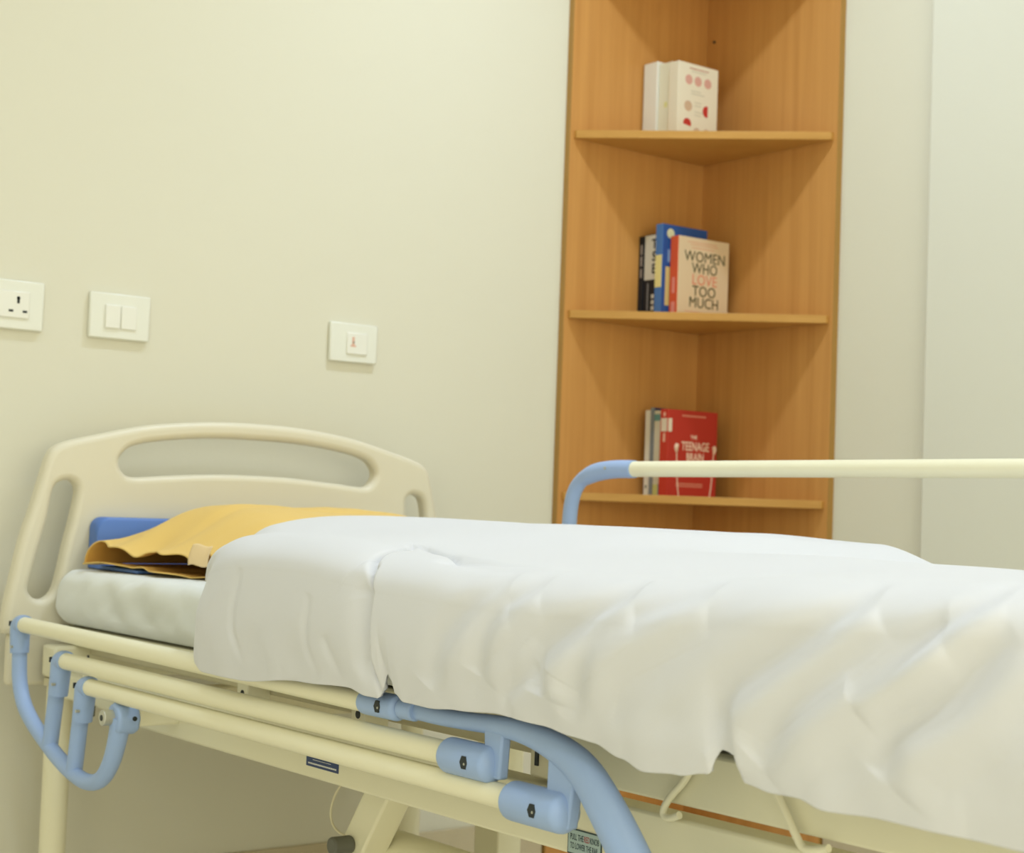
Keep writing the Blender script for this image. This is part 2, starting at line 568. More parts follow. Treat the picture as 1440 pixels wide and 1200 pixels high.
for k, (a, b) in enumerate([(0.165, 0.19), (0.135, 0.160), (0.105, 0.128)]):
    m_.box(-0.0009, -0.0006, 0.003, 0.009, a, b)
m_.build_each('spine_print', flat('warm_grey_print', (0.35, 0.30, 0.26)), bk, local=True, smooth=False)

# lower shelf
cred = flat('red_cover', (0.46, 0.035, 0.02))
bk = book(-0.240, -0.150, ZC, 0.165, 0.030, 0.216, 'red paperback titled The Teenage Brain with white earphones on it', cred, flat('bright_red_spine', (0.56, 0.045, 0.025)), rot=-2)
cin = flat('pale_salmon_ink', (0.80, 0.58, 0.42))
text('title_word', 'THE', 0.012, rotM('front', 0.086, 0.149, -0.0003), cin, bk, bold=0.0004)
text('title_word', 'TEENAGE', 0.031, rotM('front', 0.092, 0.125, -0.0003), cin, bk, sx=0.70, bold=0.0005)
text('title_word', 'BRAIN', 0.029, rotM('front', 0.092, 0.098, -0.0003), cin, bk, sx=0.72, bold=0.0005)
m_ = MB()
for sx_ in (-1, 1):
    x0 = 0.092 + sx_ * 0.061
    m_.tube([(x0, -0.0003, 0.130), (x0 + sx_ * 0.004, -0.0003, 0.122), (x0 + sx_ * 0.002, -0.0003, 0.110)], [0.005, 0.0065, 0.003], 10, smooth=1)
    m_.tube([(x0 + sx_ * 0.002, -0.0003, 0.118), (x0, -0.0003, 0.09), (x0 - sx_ * 0.004, -0.0003, 0.03), (x0 - sx_ * 0.009, -0.0003, 0.0)], 0.0016, 6, smooth=1)
m_.build_each('earphone_print', cin, bk, local=True)
m_ = MB()
for zz, a, b, h in [(0.200, 0.045, 0.125, 0.004), (0.030, 0.03, 0.12, 0.003), (0.024, 0.03, 0.12, 0.003)]:
    m_.box(a, b, -0.0003, 0, zz, zz + h)
m_.build_each('text_line', flat('salmon_print', (0.66, 0.25, 0.16)), bk, local=True, smooth=False)
m_ = MB(); m_.box(-0.0010, -0.0006, 0.004, 0.026, 0.160, 0.193); m_.box(0, 0.012, -0.0004, 0, 0.160, 0.193)
m_.build('spine_sticker', flat('cream_label', (0.74, 0.64, 0.48)), bk, local=True, smooth=False)
m_ = MB(); m_.box(-0.0010, -0.0006, 0.010, 0.018, 0.134, 0.156); m_.box(-0.0010, -0.0006, 0.010, 0.018, 0.198, 0.208)
m_.build_each('spine_print', flat('salmon_print2', (0.80, 0.45, 0.32)), bk, local=True, smooth=False)
bk = book(-0.226, -0.118, ZC, 0.155, 0.034, 0.214, 'book with a teal topped white spine next to the red paperback', flat('dull_cream_cover', (0.66, 0.62, 0.46)))
m_ = MB().box(-0.0009, -0.0006, 0.001, 0.033, 0.188, 0.205)
m_.build('teal_band', flat('teal_print', (0.14, 0.32, 0.29)), bk, local=True, smooth=False)
m_ = MB().box(-0.0009, -0.0006, 0.014, 0.033, 0.0, 0.028)
m_.build('yellow_band', flat('yellow_green_print', (0.60, 0.58, 0.20)), bk, local=True, smooth=False)
m_ = MB().box(-0.0009, -0.0006, 0.001, 0.014, 0.0, 0.030)
m_.build('blue_band', flat('blue_print', (0.06, 0.22, 0.36)), bk, local=True, smooth=False)
bk = book(-0.226, -0.083, ZC, 0.160, 0.014, 0.222, 'slim navy book standing highest on the lower shelf', flat('navy_cover', (0.03, 0.035, 0.10)), flat('navy_teal_spine', (0.22, 0.25, 0.26)))
bk = book(-0.222, -0.068, ZC, 0.140, 0.022, 0.216, 'thin white book, leftmost on the lower shelf', cwhite2)
MB().box(-0.0009, -0.0006, 0.010, 0.016, 0.018, 0.026).build('spine_dot', flat('grey_green_print', (0.20, 0.22, 0.16)), bk, local=True)


# ------------------------------------------------------------------ wall sockets and switches
def plate(x0, x1, z0, z1, name, label, cat):
    t = thing(name, ((x0 + x1) / 2, 0, z0), label, cat, None)
    MB().box(x0, x1, -0.011, -0.0002, z0, z1).build('face_plate', M['switch'], t, bevel=0.003)
    return t


t = plate(-1.925, -1.803, 1.165, 1.262, 'wall_socket', 'white three pin wall socket plate at the left edge above the headboard', 'socket')
MB().box(-1.905, -1.833, -0.0145, -0.0105, 1.187, 1.240).build('socket_module', M['switch2'], t, bevel=0.002)
m_ = MB()
m_.tube([(-1.8565, -0.0150, 1.2265), (-1.8565, -0.0140, 1.2265)], 0.0035, 12)
m_.box(-1.8590, -1.8540, -0.0150, -0.0140, 1.216, 1.228)
m_.box(-1.8750, -1.8660, -0.0150, -0.0140, 1.1985, 1.2030)
m_.box(-1.8470, -1.8380, -0.0150, -0.0140, 1.1985, 1.2030)
m_.build_each('pin_hole', M['dark'], t, smooth=False)
t = plate(-1.707, -1.576, 1.165, 1.258, 'switch_plate', 'white double switch plate between the two other wall plates', 'switch')
MB().box(-1.675, -1.642, -0.0155, -0.0105, 1.186, 1.234).build('rocker', M['switch2'], t, bevel=0.002)
MB().box(-1.640, -1.606, -0.0140, -0.0105, 1.186, 1.234).build('socket_module', M['switch2'], t, bevel=0.002)
t = plate(-1.142, -1.018, 1.165, 1.253, 'call_point', 'small white plate with faint red marking, nearest the corner shelf', 'switch')
MB().box(-1.100, -1.046, -0.0145, -0.0105, 1.183, 1.232).build('socket_module', M['switch2'], t, bevel=0.002)
m_ = MB()
m_.box(-1.087, -1.081, -0.0150, -0.0140, 1.204, 1.222)
m_.box(-1.091, -1.077, -0.0150, -0.0140, 1.200, 1.204)
m_.build_each('red_marking', M['red_mark'], t, smooth=False)
MB().tube([(-1.083, -0.0154, 1.210), (-1.083, -0.0140, 1.210)], 0.002, 10).build('indicator', M['grey_rubber'], t)

# ------------------------------------------------------------------ hospital bed
CX = -1.391
bed = thing('hospital_bed', (CX, -1.25, 0.0), 'cream hospital bed with pale blue folding side rails and moulded headboard', 'bed')

# headboard: closed outline with slots, rounded edges
cu = bpy.data.curves.new('headboard', 'CURVE')
cu.dimensions = '2D'
cu.fill_mode = 'BOTH'
BEV = 0.013
cu.extrude = 0.006
cu.bevel_depth = BEV
cu.bevel_resolution = 5
cu.offset = -BEV


def catmull(pts, n=8, closed=True):
    out = []
    N = len(pts)
    for i in range(N if closed else N - 1):
        p0, p1, p2, p3 = [Vector(pts[(i + k) % N]) for k in (-1, 0, 1, 2)]
        for k in range(n):
            t_ = k / n
            out.append(0.5 * ((2 * p1) + (-p0 + p2) * t_ + (2 * p0 - 5 * p1 + 4 * p2 - p3) * t_ ** 2 + (-p0 + 3 * p1 - 3 * p2 + p3) * t_ ** 3))
    return out


def spline(pts):
    s = cu.splines.new('POLY')
    s.points.add(len(pts) - 1)
    for i, p in enumerate(pts):
        s.points[i].co = (p[0], p[1], 0, 1)
    s.use_cyclic_u = True


half = [(0.0, 1.006), (0.12, 1.002), (0.24, 0.988), (0.34, 0.965), (0.395, 0.951), (0.425, 0.938), (0.440, 0.918), (0.452, 0.875),
        (0.468, 0.815), (0.484, 0.760), (0.498, 0.690), (0.507, 0.640), (0.510, 0.600), (0.508, 0.588), (0.495, 0.582), (0.40, 0.580), (0.25, 0.580)]
outline = half + [(-a, b) for a, b in reversed(half[1:])]
spline([p for p in catmull(outline, 6)])
top = [(0.0, 0.972), (0.10, 0.970), (0.20, 0.960), (0.265, 0.947)]
end = [(0.290, 0.930), (0.297, 0.912), (0.287, 0.893), (0.265, 0.885)]
bot = [(0.20, 0.890), (0.10, 0.897), (0.0, 0.899)]
hs = top + end + bot
spline(catmull(hs + [(-a, b) for a, b in reversed(hs[1:-1])], 5))
side = [(0.399, 0.874), (0.418, 0.868), (0.428, 0.850), (0.436, 0.800), (0.449, 0.745), (0.462, 0.690), (0.466, 0.665), (0.455, 0.650),
        (0.435, 0.648), (0.418, 0.662), (0.409, 0.690), (0.399, 0.745), (0.387, 0.800), (0.379, 0.850), (0.384, 0.868)]
for s_ in (1, -1):
    pts = catmull([(a * s_, b) for a, b in side], 5)
    spline(pts)
HBY = -0.128
hb = curve_to_mesh('headboard', cu, Matrix.Translation((CX, HBY, 0)) @ Matrix.Rotation(math.radians(90), 4, 'X'), M['moulded'], bed)
# lower moulded skirt of the headboard and its end bumpers
low = MB().box(CX - 0.497, CX + 0.497, HBY - 0.012, HBY + 0.014, 0.486, 0.584)
low.build('headboard_base', M['moulded'], bed, bevel=0.008, segs=3)

XN, XF = -1.81, CX + (CX + 1.81)     # outer faces of near and far chassis beams


def both(fn):
    fn(1)
    fn(-1)


for sgn in (1, -1):
    fx = lambda x: x if sgn > 0 else 2 * CX - x
    MB().box(fx(-1.81), fx(-1.77), -2.75, -0.50, 0.456, 0.526).build('side_beam', M['cream'], bed, bevel=0.004)
    # deck edge panel of the foot section and recessed rail of the head section
    MB().box(fx(-1.812), fx(-1.795), -2.75, -1.668, 0.541, 0.599).build('deck_edge_panel', M['cream'], bed, bevel=0.003)
    MB().box(fx(-1.76), fx(-1.735), -1.66, -0.20, 0.548, 0.590).build('deck_rail', M['chassis'], bed, bevel=0.003)
# mattress platform
MB().box(-1.80, -0.982, -0.90, -0.16, 0.588, 0.600).build('deck_panel', M['cream'], bed, bevel=0.003)
MB().box(-1.795, -0.987, -1.65, -0.92, 0.588, 0.600).build('deck_panel', M['cream'], bed, bevel=0.003)
MB().box(-1.794, -0.988, -2.75, -1.67, 0.588, 0.600).build('deck_panel', M['cream'], bed, bevel=0.003)
# head cross frame with its corner posts
MB().box(-1.83, -0.952, -0.215, -0.155, 0.505, 0.565).build('cross_frame', M['cream'], bed, bevel=0.006)
MB().box(-1.80, -0.982, -0.54, -0.50, 0.460, 0.520).build('cross_frame', M['chassis'], bed, bevel=0.004)
MB().box(-1.80, -0.982, -2.30, -2.26, 0.460, 0.520).build('cross_frame', M['chassis'], bed, bevel=0.004)
for sgn in (1, -1):
    fx = lambda x: x if sgn > 0 else 2 * CX - x
    MB().box(fx(-1.815), fx(-1.775), -0.50, -0.16, 0.470, 0.515).build('head_extension', M['cream'], bed, bevel=0.005)
    # upright leg under the head end with cap and castor
    MB().tube([(fx(-1.795), -0.165, 0.075), (fx(-1.795), -0.165, 0.50)], 0.0245, 24).build('leg', M['cream'], bed)
    MB().tube([(fx(-1.795), -0.165, 0.488), (fx(-1.795), -0.165, 0.502)], 0.030, 24).build('leg_collar', M['chassis'], bed)
    MB().tube([(fx(-1.775), -2.55, 0.075), (fx(-1.775), -2.55, 0.46)], 0.0245, 24).build('leg', M['cream'], bed)
    for yy in (-0.17, -2.55):
        MB().tube([(fx(-1.775) - 0.014, yy - 0.02, 0.045), (fx(-1.775) + 0.014, yy - 0.02, 0.045)], 0.045, 24).build('castor', M['grey_rubber'], bed, bevel=0.006)
# dark stop block behind the near hook
MB().prism_x([(-0.318, 0.462), (-0.345, 0.474), (-0.375, 0.474), (-0.375, 0.455), (-0.34, 0.447)], -1.835, -1.815).build('stop_block', M['grey_rubber'], bed, bevel=0.002)
MB().box(-1.812, -1.80, -0.535, -0.300, 0.470, 0.526).build('hinge_plate', M['cream'], bed, bevel=0.003)

# brackets seen between the lowered rails
for (yy, zz) in [(-0.86, 0.548), (-1.19, 0.556)]:
    MB().box(-1.80, -1.76, yy - 0.035, yy, zz - 0.018, zz + 0.026).build('bracket', M['cream'], bed, bevel=0.002)
    MB().tube([(-1.8005, yy - 0.018, zz + 0.002), (-1.799, yy - 0.018, zz + 0.002)], 0.006, 14).build('bolt', M['dark'], bed)
MB().box(-1.79, -1.75, -0.345, -0.20, 0.565, 0.588).build('bracket', M['cream'], bed, bevel=0.003)
MB().box(-1.8005, -1.799, -0.300, -0.294, 0.540, 0.556).build('slot', M['dark'], bed, smooth=False)
# release mechanism box with two slots
mech = MB().box(-1.80, -1.745, -1.655, -1.590, 0.530, 0.583)
mech.build('release_box', M['chassis'], bed, bevel=0.004)
MB().box(-1.802, -1.7995, -1.608, -1.602, 0.545, 0.562).build('slot', M['dark'], bed, smooth=False)
MB().box(-1.802, -1.7995, -1.643, -1.637, 0.540, 0.560).build('slot', M['dark'], bed, smooth=False)
# mattress retaining straps on the foot section
for a in ([(-1.992, 0.597), (-2.004, 0.585), (-2.036, 0.540), (-2.044, 0.530), (-2.056, 0.530), (-2.078, 0.536)],
          [(-1.891, 0.597), (-1.884, 0.575), (-1.853, 0.546), (-1.845, 0.530), (-1.856, 0.526), (-1.872, 0.533)]):
    MB().tube([(-1.821, y, z) for y, z in a], 0.0042, 10, smooth=2).build('mattress_strap', M['cream'], bed)
MB().tube([(-1.8115, -2.045, 0.5045), (-1.8095, -2.045, 0.5045)], 0.0022, 10).build('screw', M['dark'], bed)

# lift gear below: slanting box strut, pivot knob, torsion tube, far leg, cable
strut = MB().prism_x([(-1.100, 0.46), (-1.165, 0.46), (-1.055, 0.30), (-0.990, 0.30)], -1.70, -1.652)
strut.build('lift_strut', M['cream'], bed, bevel=0.004)
MB().tube([(-1.735, -1.048, 0.342), (-1.70, -1.048, 0.342)], [0.0135, 0.0135], 24).build('pivot_knob', M['grey_rubber'], bed, bevel=0.003)
MB().tube([(-1.62, -1.02, 0.318), (-1.62, -1.62, 0.318)], 0.038, 28).build('torsion_tube', M['cream'], bed, bevel=0.006)
MB().tube([(-1.62, -1.60, 0.318), (-1.0, -1.60, 0.318)], 0.022, 20).build('cross_tube', M['chassis'], bed)
MB().box(-1.015, -0.955, -0.52, -0.44, 0.02, 0.456).build('stay_post', M['cream'], bed, bevel=0.004)
MB().tube([(-1.70, -1.015, 0.47), (-1.70, -1.020, 0.430), (-1.70, -0.995, 0.405), (-1.70, -0.985, 0.375), (-1.70, -1.00, 0.355), (-1.70, -1.04, 0.350)],
          0.0018, 8, smooth=2).build('cable', M['cord'], bed)

# stickers on the near beam
st = MB().box(-1.8110, -1.8101, -1.180, -1.094, 0.473, 0.487).build('name_label', M['navy'], bed, smooth=False)
st['label'] = 'small navy blue label with white lettering'
m_ = MB()
random.seed(4)
yy = -1.100
while yy > -1.172:
    L_ = random.uniform(0.0015, 0.005)
    m_.box(-1.8114, -1.8110, yy - L_, yy, 0.4765, 0.4786)
    yy -= L_ + 0.0009
yy = -1.112
while yy > -1.160:
    L_ = random.uniform(0.0015, 0.003)
    m_.box(-1.8114, -1.8110, yy - L_, yy, 0.4828, 0.4836)
    yy -= L_ + 0.001
m_.build('lettering', M['white_print'], st, smooth=False)
lab = MB().box(-1.8110, -1.8101, -1.738, -1.679, 0.4575, 0.4865).build('instruction_label', M['label_dark'], bed, smooth=False)
lab['label'] = 'pale blue instruction label with dark border'
MB().box(-1.8113, -1.8109, -1.7365, -1.6805, 0.4590, 0.4850).build('label_face', M['label_bg'], lab, smooth=False)
mm = lambda y, z: Matrix.Translation((-1.8114, y, z)) @ Matrix.Rotation(math.radians(-90), 4, 'Z') @ Matrix.Rotation(math.radians(90), 4, 'X')
text('lettering', 'PULL THE', 0.0098, mm(-1.6955, 0.4770), M['label_dark'], lab, local=False, sx=0.56, bold=0.0001, depth=0.0001)
text('lettering', 'RED', 0.0098, mm(-1.7130, 0.4770), M['label_red'], lab, local=False, sx=0.56, bold=0.0001, depth=0.0001)
text('lettering', 'KNOB', 0.0098, mm(-1.7265, 0.4770), M['label_dark'], lab, local=False, sx=0.56, bold=0.0001, depth=0.0001)
text('lettering', 'TO LOWER THE RAIL', 0.0098, mm(-1.7085, 0.4670), M['label_dark'], lab, local=False, sx=0.52, bold=0.0001, depth=0.0001)


# ------------------------------------------------------------------ side rails
def hexhole(x, y, z, r, parent):
    vs = [(y + r * math.cos(math.radians(60 * k)), z + r * 1.15 * math.sin(math.radians(60 * k))) for k in range(6)]
    MB().prism_x(vs, x - 0.0008, x + 0.004).build('hex_bolt', M['dark'], parent, smooth=False)
    MB().tube([(x - 0.0012, y - r * 0.25, z - r * 0.2), (x + 0.001, y - r * 0.25, z - r * 0.2)], r * 0.22, 8).build('bolt_end', M['steel'], parent)


XR = -1.905
near = MB()
# blue curved arm at the head end of the folded rail
near.tube([(XR, y, z) for y, z in [(-0.237, 0.575), (-0.237, 0.545), (-0.243, 0.505), (-0.267, 0.469), (-0.310, 0.443), (-0.362, 0.422), (-0.427, 0.398),
                                   (-0.495, 0.380), (-0.560, 0.372), (-0.615, 0.385), (-0.650, 0.420), (-0.668, 0.462), (-0.676, 0.495)]],
          [0.0135] * 10 + [0.0145, 0.0155, 0.0165], 24, smooth=2)
near.tube([(XR, -0.425, 0.545), (XR, -0.412, 0.50), (XR, -0.396, 0.412)], 0.0138, 22)
near.tube([(XR, -0.530, 0.515), (XR, -0.518, 0.472), (XR, -0.503, 0.383)], 0.0138, 22)
sr = near.build('side_rail', M['blue'], bed)
sr['label'] = 'near side rail folded down, pale blue arms with cream bars'
# pivot block
MB().prism_x([(-0.652, 0.512), (-0.668, 0.518), (-0.688, 0.512), (-0.697, 0.494), (-0.692, 0.474), (-0.676, 0.466), (-0.656, 0.474), (-0.648, 0.494)],
             XR - 0.012, XR + 0.026).build('pivot_block', M['blue'], sr, bevel=0.006, segs=4)
MB().box(XR + 0.024, -1.808, -0.690, -0.655, 0.480, 0.508).build('pivot_mount', M['cream'], sr, bevel=0.004)
MB().tube([(XR - 0.030, -0.668, 0.494), (XR + 0.01, -0.668, 0.494)], 0.0125, 24).build('pivot_cap', M['steel'], sr, bevel=0.002)
MB().tube([(XR - 0.0305, -0.668, 0.494), (XR - 0.029, -0.668, 0.494)], 0.005, 14).build('bolt_hole', M['dark'], sr)
MB().tube([(XR + 0.014, -0.6975, 0.494), (XR + 0.014, -0.6955, 0.494)], 0.0038, 12).build('bolt_hole', M['dark'], sr)
# cream bars with blue elbows
for (y0, z0, y1, z1, drop) in [(-0.237, 0.609, -1.40, 0.601, (0.001, -0.052)), (-0.430, 0.562, -1.585, 0.561, (0.012, -0.060)), (-0.536, 0.529, -1.705, 0.528, (0.012, -0.058))]:
    MB().tube([(XR, y0, z0), (XR, y1, z1)], 0.0142, 26).build('rail_bar', M['cream'], sr)
    el = MB()
    el.tube([(XR, y0 - 0.017, z0), (XR, y0 - 0.004, z0), (XR, y0 + 0.004, z0 - 0.004), (XR, y0 + 0.004, z0 - 0.016),
             (XR, y0 + drop[0] * 0.9, z0 + drop[1])], [0.0172, 0.0176, 0.0180, 0.0178, 0.0168], 26, smooth=2)
    e_ = el.build('rail_elbow', M['blue'], sr)
    MB().tube([(XR - 0.0185, y0 - 0.004, z0 - 0.040), (XR - 0.012, y0 - 0.004, z0 - 0.040)], 0.0026, 10).build('rivet', M['steel'], sr)
    MB().box(XR - 0.0172, XR - 0.010, y0 + 0.0125, y0 + 0.0155, z0 - 0.004, z0 + 0.005).build('screw_slot', M['dark'], sr, smooth=False)
# long arm at the foot end
arm = MB()
A = [(-1.455, 0.601, 0.0105), (-1.50, 0.602, 0.0108), (-1.545, 0.601, 0.0108), (-1.60, 0.602, 0.0105), (-1.662, 0.605, 0.0115), (-1.72, 0.603, 0.014), (-1.775, 0.592, 0.0180),
     (-1.815, 0.574, 0.0215), (-1.845, 0.546, 0.0235), (-1.872, 0.515, 0.0245), (-1.897, 0.480, 0.0250), (-1.925, 0.450, 0.026), (-1.965, 0.432, 0.027), (-1.99, 0.430, 0.027)]
arm.tube([(XR + 0.002 + max(0, (-1.86 - a[0])) * 0.15, a[0], a[1]) for a in A], [a[2] for a in A], 28, squash=0.72, smooth=2)
arm.build('rail_arm', M['blue'], sr)
MB().box(-1.885, -1.812, -2.015, -1.955, 0.405, 0.470).build('arm_pivot_block', M['blue'], sr, bevel=0.01, segs=3)
MB().prism_x([(-1.640, 0.603), (-1.676, 0.603), (-1.672, 0.545), (-1.645, 0.545)], XR - 0.004, XR + 0.010).build('rail_tab', M['blue'], sr, bevel=0.003)
MB().prism_x([(-1.757, 0.592), (-1.803, 0.575), (-1.793, 0.510), (-1.755, 0.515)], XR - 0.004, XR + 0.012).build('rail_tab', M['blue'], sr, bevel=0.003)
for (y0, y1, zc, rr) in [(-1.384, -1.470, 0.601, 0.0160), (-1.566, -1.664, 0.560, 0.0212), (-1.688, -1.794, 0.527, 0.0222)]:
    MB().capsule((XR - 0.001, y0, zc), (XR - 0.001, y1, zc), rr).build('end_knob', M['blue'], sr)
    hexhole(XR - 0.0005 - rr, y0 * 0.36 + y1 * 0.64, zc, 0.0072, sr)
MB().tube([(XR, -1.470, 0.6015), (XR, -1.500, 0.6015)], 0.0125, 22).build('arm_collar', M['blue'], sr, bevel=0.002)

# far rail, raised
XFR = -0.930
fr = MB()
fr.tube([(XFR, y, z) for y, z in [(-0.640, 0.55), (-0.612, 0.70), (-0.606, 0.813), (-0.608, 0.855), (-0.618, 0.891), (-0.642, 0.915), (-0.680, 0.927)]],
        [0.0165, 0.0155, 0.0150, 0.0148, 0.0146, 0.0144, 0.014], 24, smooth=2)
fo = fr.build('side_rail', M['blue'], bed)
fo['label'] = 'far side rail raised, pale blue curved arm with cream bar'
MB().tube([(XFR, y, z) for y, z in [(-2.10, 0.55), (-2.25, 0.70), (-2.25, 0.82), (-2.20, 0.90), (-2.14, 0.938)]], 0.0145, 20, smooth=2).build('rail_arm', M['blue'], fo)
MB().tube([(XFR, -0.645, 0.9145), (XFR, -0.680, 0.9280), (XFR, -0.735, 0.9345), (XFR, -0.795, 0.9345)], [0.0150, 0.0185, 0.0178, 0.0172], 24, smooth=2).build('rail_elbow', M['blue'], fo)
MB().tube([(XFR, -0.790, 0.9345), (XFR, -2.16, 0.9400)], 0.0150, 24).build('rail_bar', M['cream'], fo)
MB().tube([(XFR, -0.62, 0.74), (XFR, -2.22, 0.745)], 0.0142, 20).build('rail_bar', M['cream'], fo)
MB().tube([(XFR - 0.0190, -0.730, 0.9355), (XFR - 0.010, -0.730, 0.9355)], 0.003, 10).build('rivet', M['steel'], fo)
MB().box(XFR - 0.02, XFR + 0.02, -0.67, -0.61, 0.48, 0.56).build('rail_socket', M['blue'], fo, bevel=0.006)
MB().box(-0.99, XFR - 0.018, -0.665, -0.615, 0.485, 0.52).build('rail_mount', M['cream'], fo, bevel=0.004)


# ------------------------------------------------------------------ cloth helpers
def smooth01(t):
    t = max(0.0, min(1.0, t))
    return t * t * (3 - 2 * t)


def grid_mesh(name, nu, nv, fn, m, parent=None, thick=0.0, label=None):
    vs = []
    for i in range(nu):
        for j in range(nv):
            vs.append(fn(i / (nu - 1), j / (nv - 1)))
    fs = []
    for i in range(nu - 1):
        for j in range(nv - 1):
            a = i * nv + j
            fs.append((a, a + 1, a + nv + 1, a + nv))
    me = bpy.data.meshes.new(name)
    off = origin_of(parent)
    me.from_pydata([tuple(Vector(p) - off) for p in vs], [], fs)
    me.shade_smooth()
    me.update()
    o = link(name, me, m, parent)
    if thick:
        s = o.modifiers.new('thickness', 'SOLIDIFY')
        s.thickness = thick
        s.offset = -1
    return o


# ------------------------------------------------------------------ mattress under its fitted sheet
MX0, MX1, MY0, MY1, MZ0, MZ1 = -1.812, -0.982, -2.62, -0.150, 0.6025, 0.706


def mattress_pt(u, v):
    """u: along the length, v: around the cross-section"""
    hw, hh, r = (MX1 - MX0) / 2, (MZ1 - MZ0) / 2, 0.032
    cx, cz = (MX0 + MX1) / 2, (MZ0 + MZ1) / 2
    # y position, rounded ends
    y = MY1 + (MY0 - MY1) * u
    e = min(y - MY0, MY1 - y)
    k = 1.0
    if e < r:
        k = math.sqrt(max(0.0, 1 - ((r - e) / r) ** 2))
    a = v * 2 * math.pi
    c, s = math.cos(a), math.sin(a)
    # rounded rectangle via superellipse-like projection
    hx, hz = hw - r, hh - r
    P = 2 * hx + 2 * hz + 0.5 * math.pi * r
    per = [(2 * hx), (0.5 * math.pi * r), (2 * hz), (0.5 * math.pi * r), (2 * hx), (0.5 * math.pi * r), (2 * hz), (0.5 * math.pi * r)]
    tot = sum(per)
    d = v * tot
    seg = 0
    while seg < 7 and d > per[seg]:
        d -= per[seg]
        seg += 1
    t_ = d / per[seg]
    if seg == 0:
        p = (hx - 2 * hx * t_, hh); n = (0, 1)
    elif seg == 1:
        b = math.pi / 2 + t_ * math.pi / 2; p = (-hx + r * math.cos(b), hz + r * math.sin(b)); n = (math.cos(b), math.sin(b))
    elif seg == 2:
        p = (-hw, hz - 2 * hz * t_); n = (-1, 0)
    elif seg == 3:
        b = math.pi + t_ * math.pi / 2; p = (-hx + r * math.cos(b), -hz + r * math.sin(b)); n = (math.cos(b), math.sin(b))
    elif seg == 4:
        p = (-hx + 2 * hx * t_, -hh); n = (0, -1)
    elif seg == 5:
        b = 1.5 * math.pi + t_ * math.pi / 2; p = (hx + r * math.cos(b), -hz + r * math.sin(b)); n = (math.cos(b), math.sin(b))
    elif seg == 6:
        p = (hw, -hz + 2 * hz * t_); n = (1, 0)
    else:
        b = t_ * math.pi / 2; p = (hx + r * math.cos(b), hz + r * math.sin(b)); n = (math.cos(b), math.sin(b))
    x, z = p
    # sheet wrinkles, stronger on the sides
    w_ = noise.noise(Vector((y * 9 + z * 6, z * 16 - y * 7, 3.1 + x * 0.8))) * 0.010
    w_ += noise.noise(Vector((y * 26 + z * 22, z * 30, 7.7 + x))) * 0.003
    w_ *= (1.0 if abs(n[0]) > 0.4 else 0.10) * smooth01((cz + z - 0.612) / 0.02)
    x += n[0] * w_
    z += n[1] * w_
    kk = (hw - r + r * k) / hw
    kz = (hh - r + r * k) / hh
    return (cx + x * kk, y, cz + z * kz)


mt = grid_mesh('mattress', 420, 200, mattress_pt, M['sheet'])
tag(mt, 'mattress under a white fitted sheet at the head of the bed', 'mattress')
own_origin(mt, (CX, -1.35, 0.602))

# ------------------------------------------------------------------ pillows
bp_ = MB().prism_x([(-0.150, 0.708), (-0.370, 0.708), (-0.370, 0.7135), (-0.205, 0.7155), (-0.190, 0.740), (-0.186, 0.800), (-0.180, 0.806), (-0.150, 0.806)], -1.746, -1.15)
bm_ = bp_.build('blue_pillow', M['blue_vinyl'], bevel=0.0)
# round the upright end corners
me_ = bm_.data
b2 = bmesh.new(); b2.from_mesh(me_)
ed = [e for e in b2.edges if all(v.co.z > 0.795 for v in e.verts) and abs(e.verts[0].co.x - e.verts[1].co.x) < 1e-4 and abs(e.verts[0].co.y - e.verts[1].co.y) > 0.005]
bmesh.ops.bevel(b2, geom=ed, offset=0.022, segments=6, affect='EDGES', profile=0.5)
b2.to_mesh(me_); b2.free()
bv_ = bm_.modifiers.new('bevel', 'BEVEL'); bv_.width = 0.0025; bv_.segments = 3; bv_.limit_method = 'ANGLE'; bv_.angle_limit = math.radians(50)
tag(bm_, 'blue vinyl pillow peeking out behind and beneath the yellow pillow', 'pillow')
own_origin(bm_, (-1.45, -0.25, 0.708))

PY0, PY1 = -0.212, -0.605          # head side and foot side of the yellow pillow


def mouth_x(s):
    """x of the case opening for s 0 (headboard side) .. 1 (foot side)"""
    return -1.782 + 0.075 * s + 0.005 * math.sin(s * 17) - 0.003 * math.sin(s * 31 + 1)


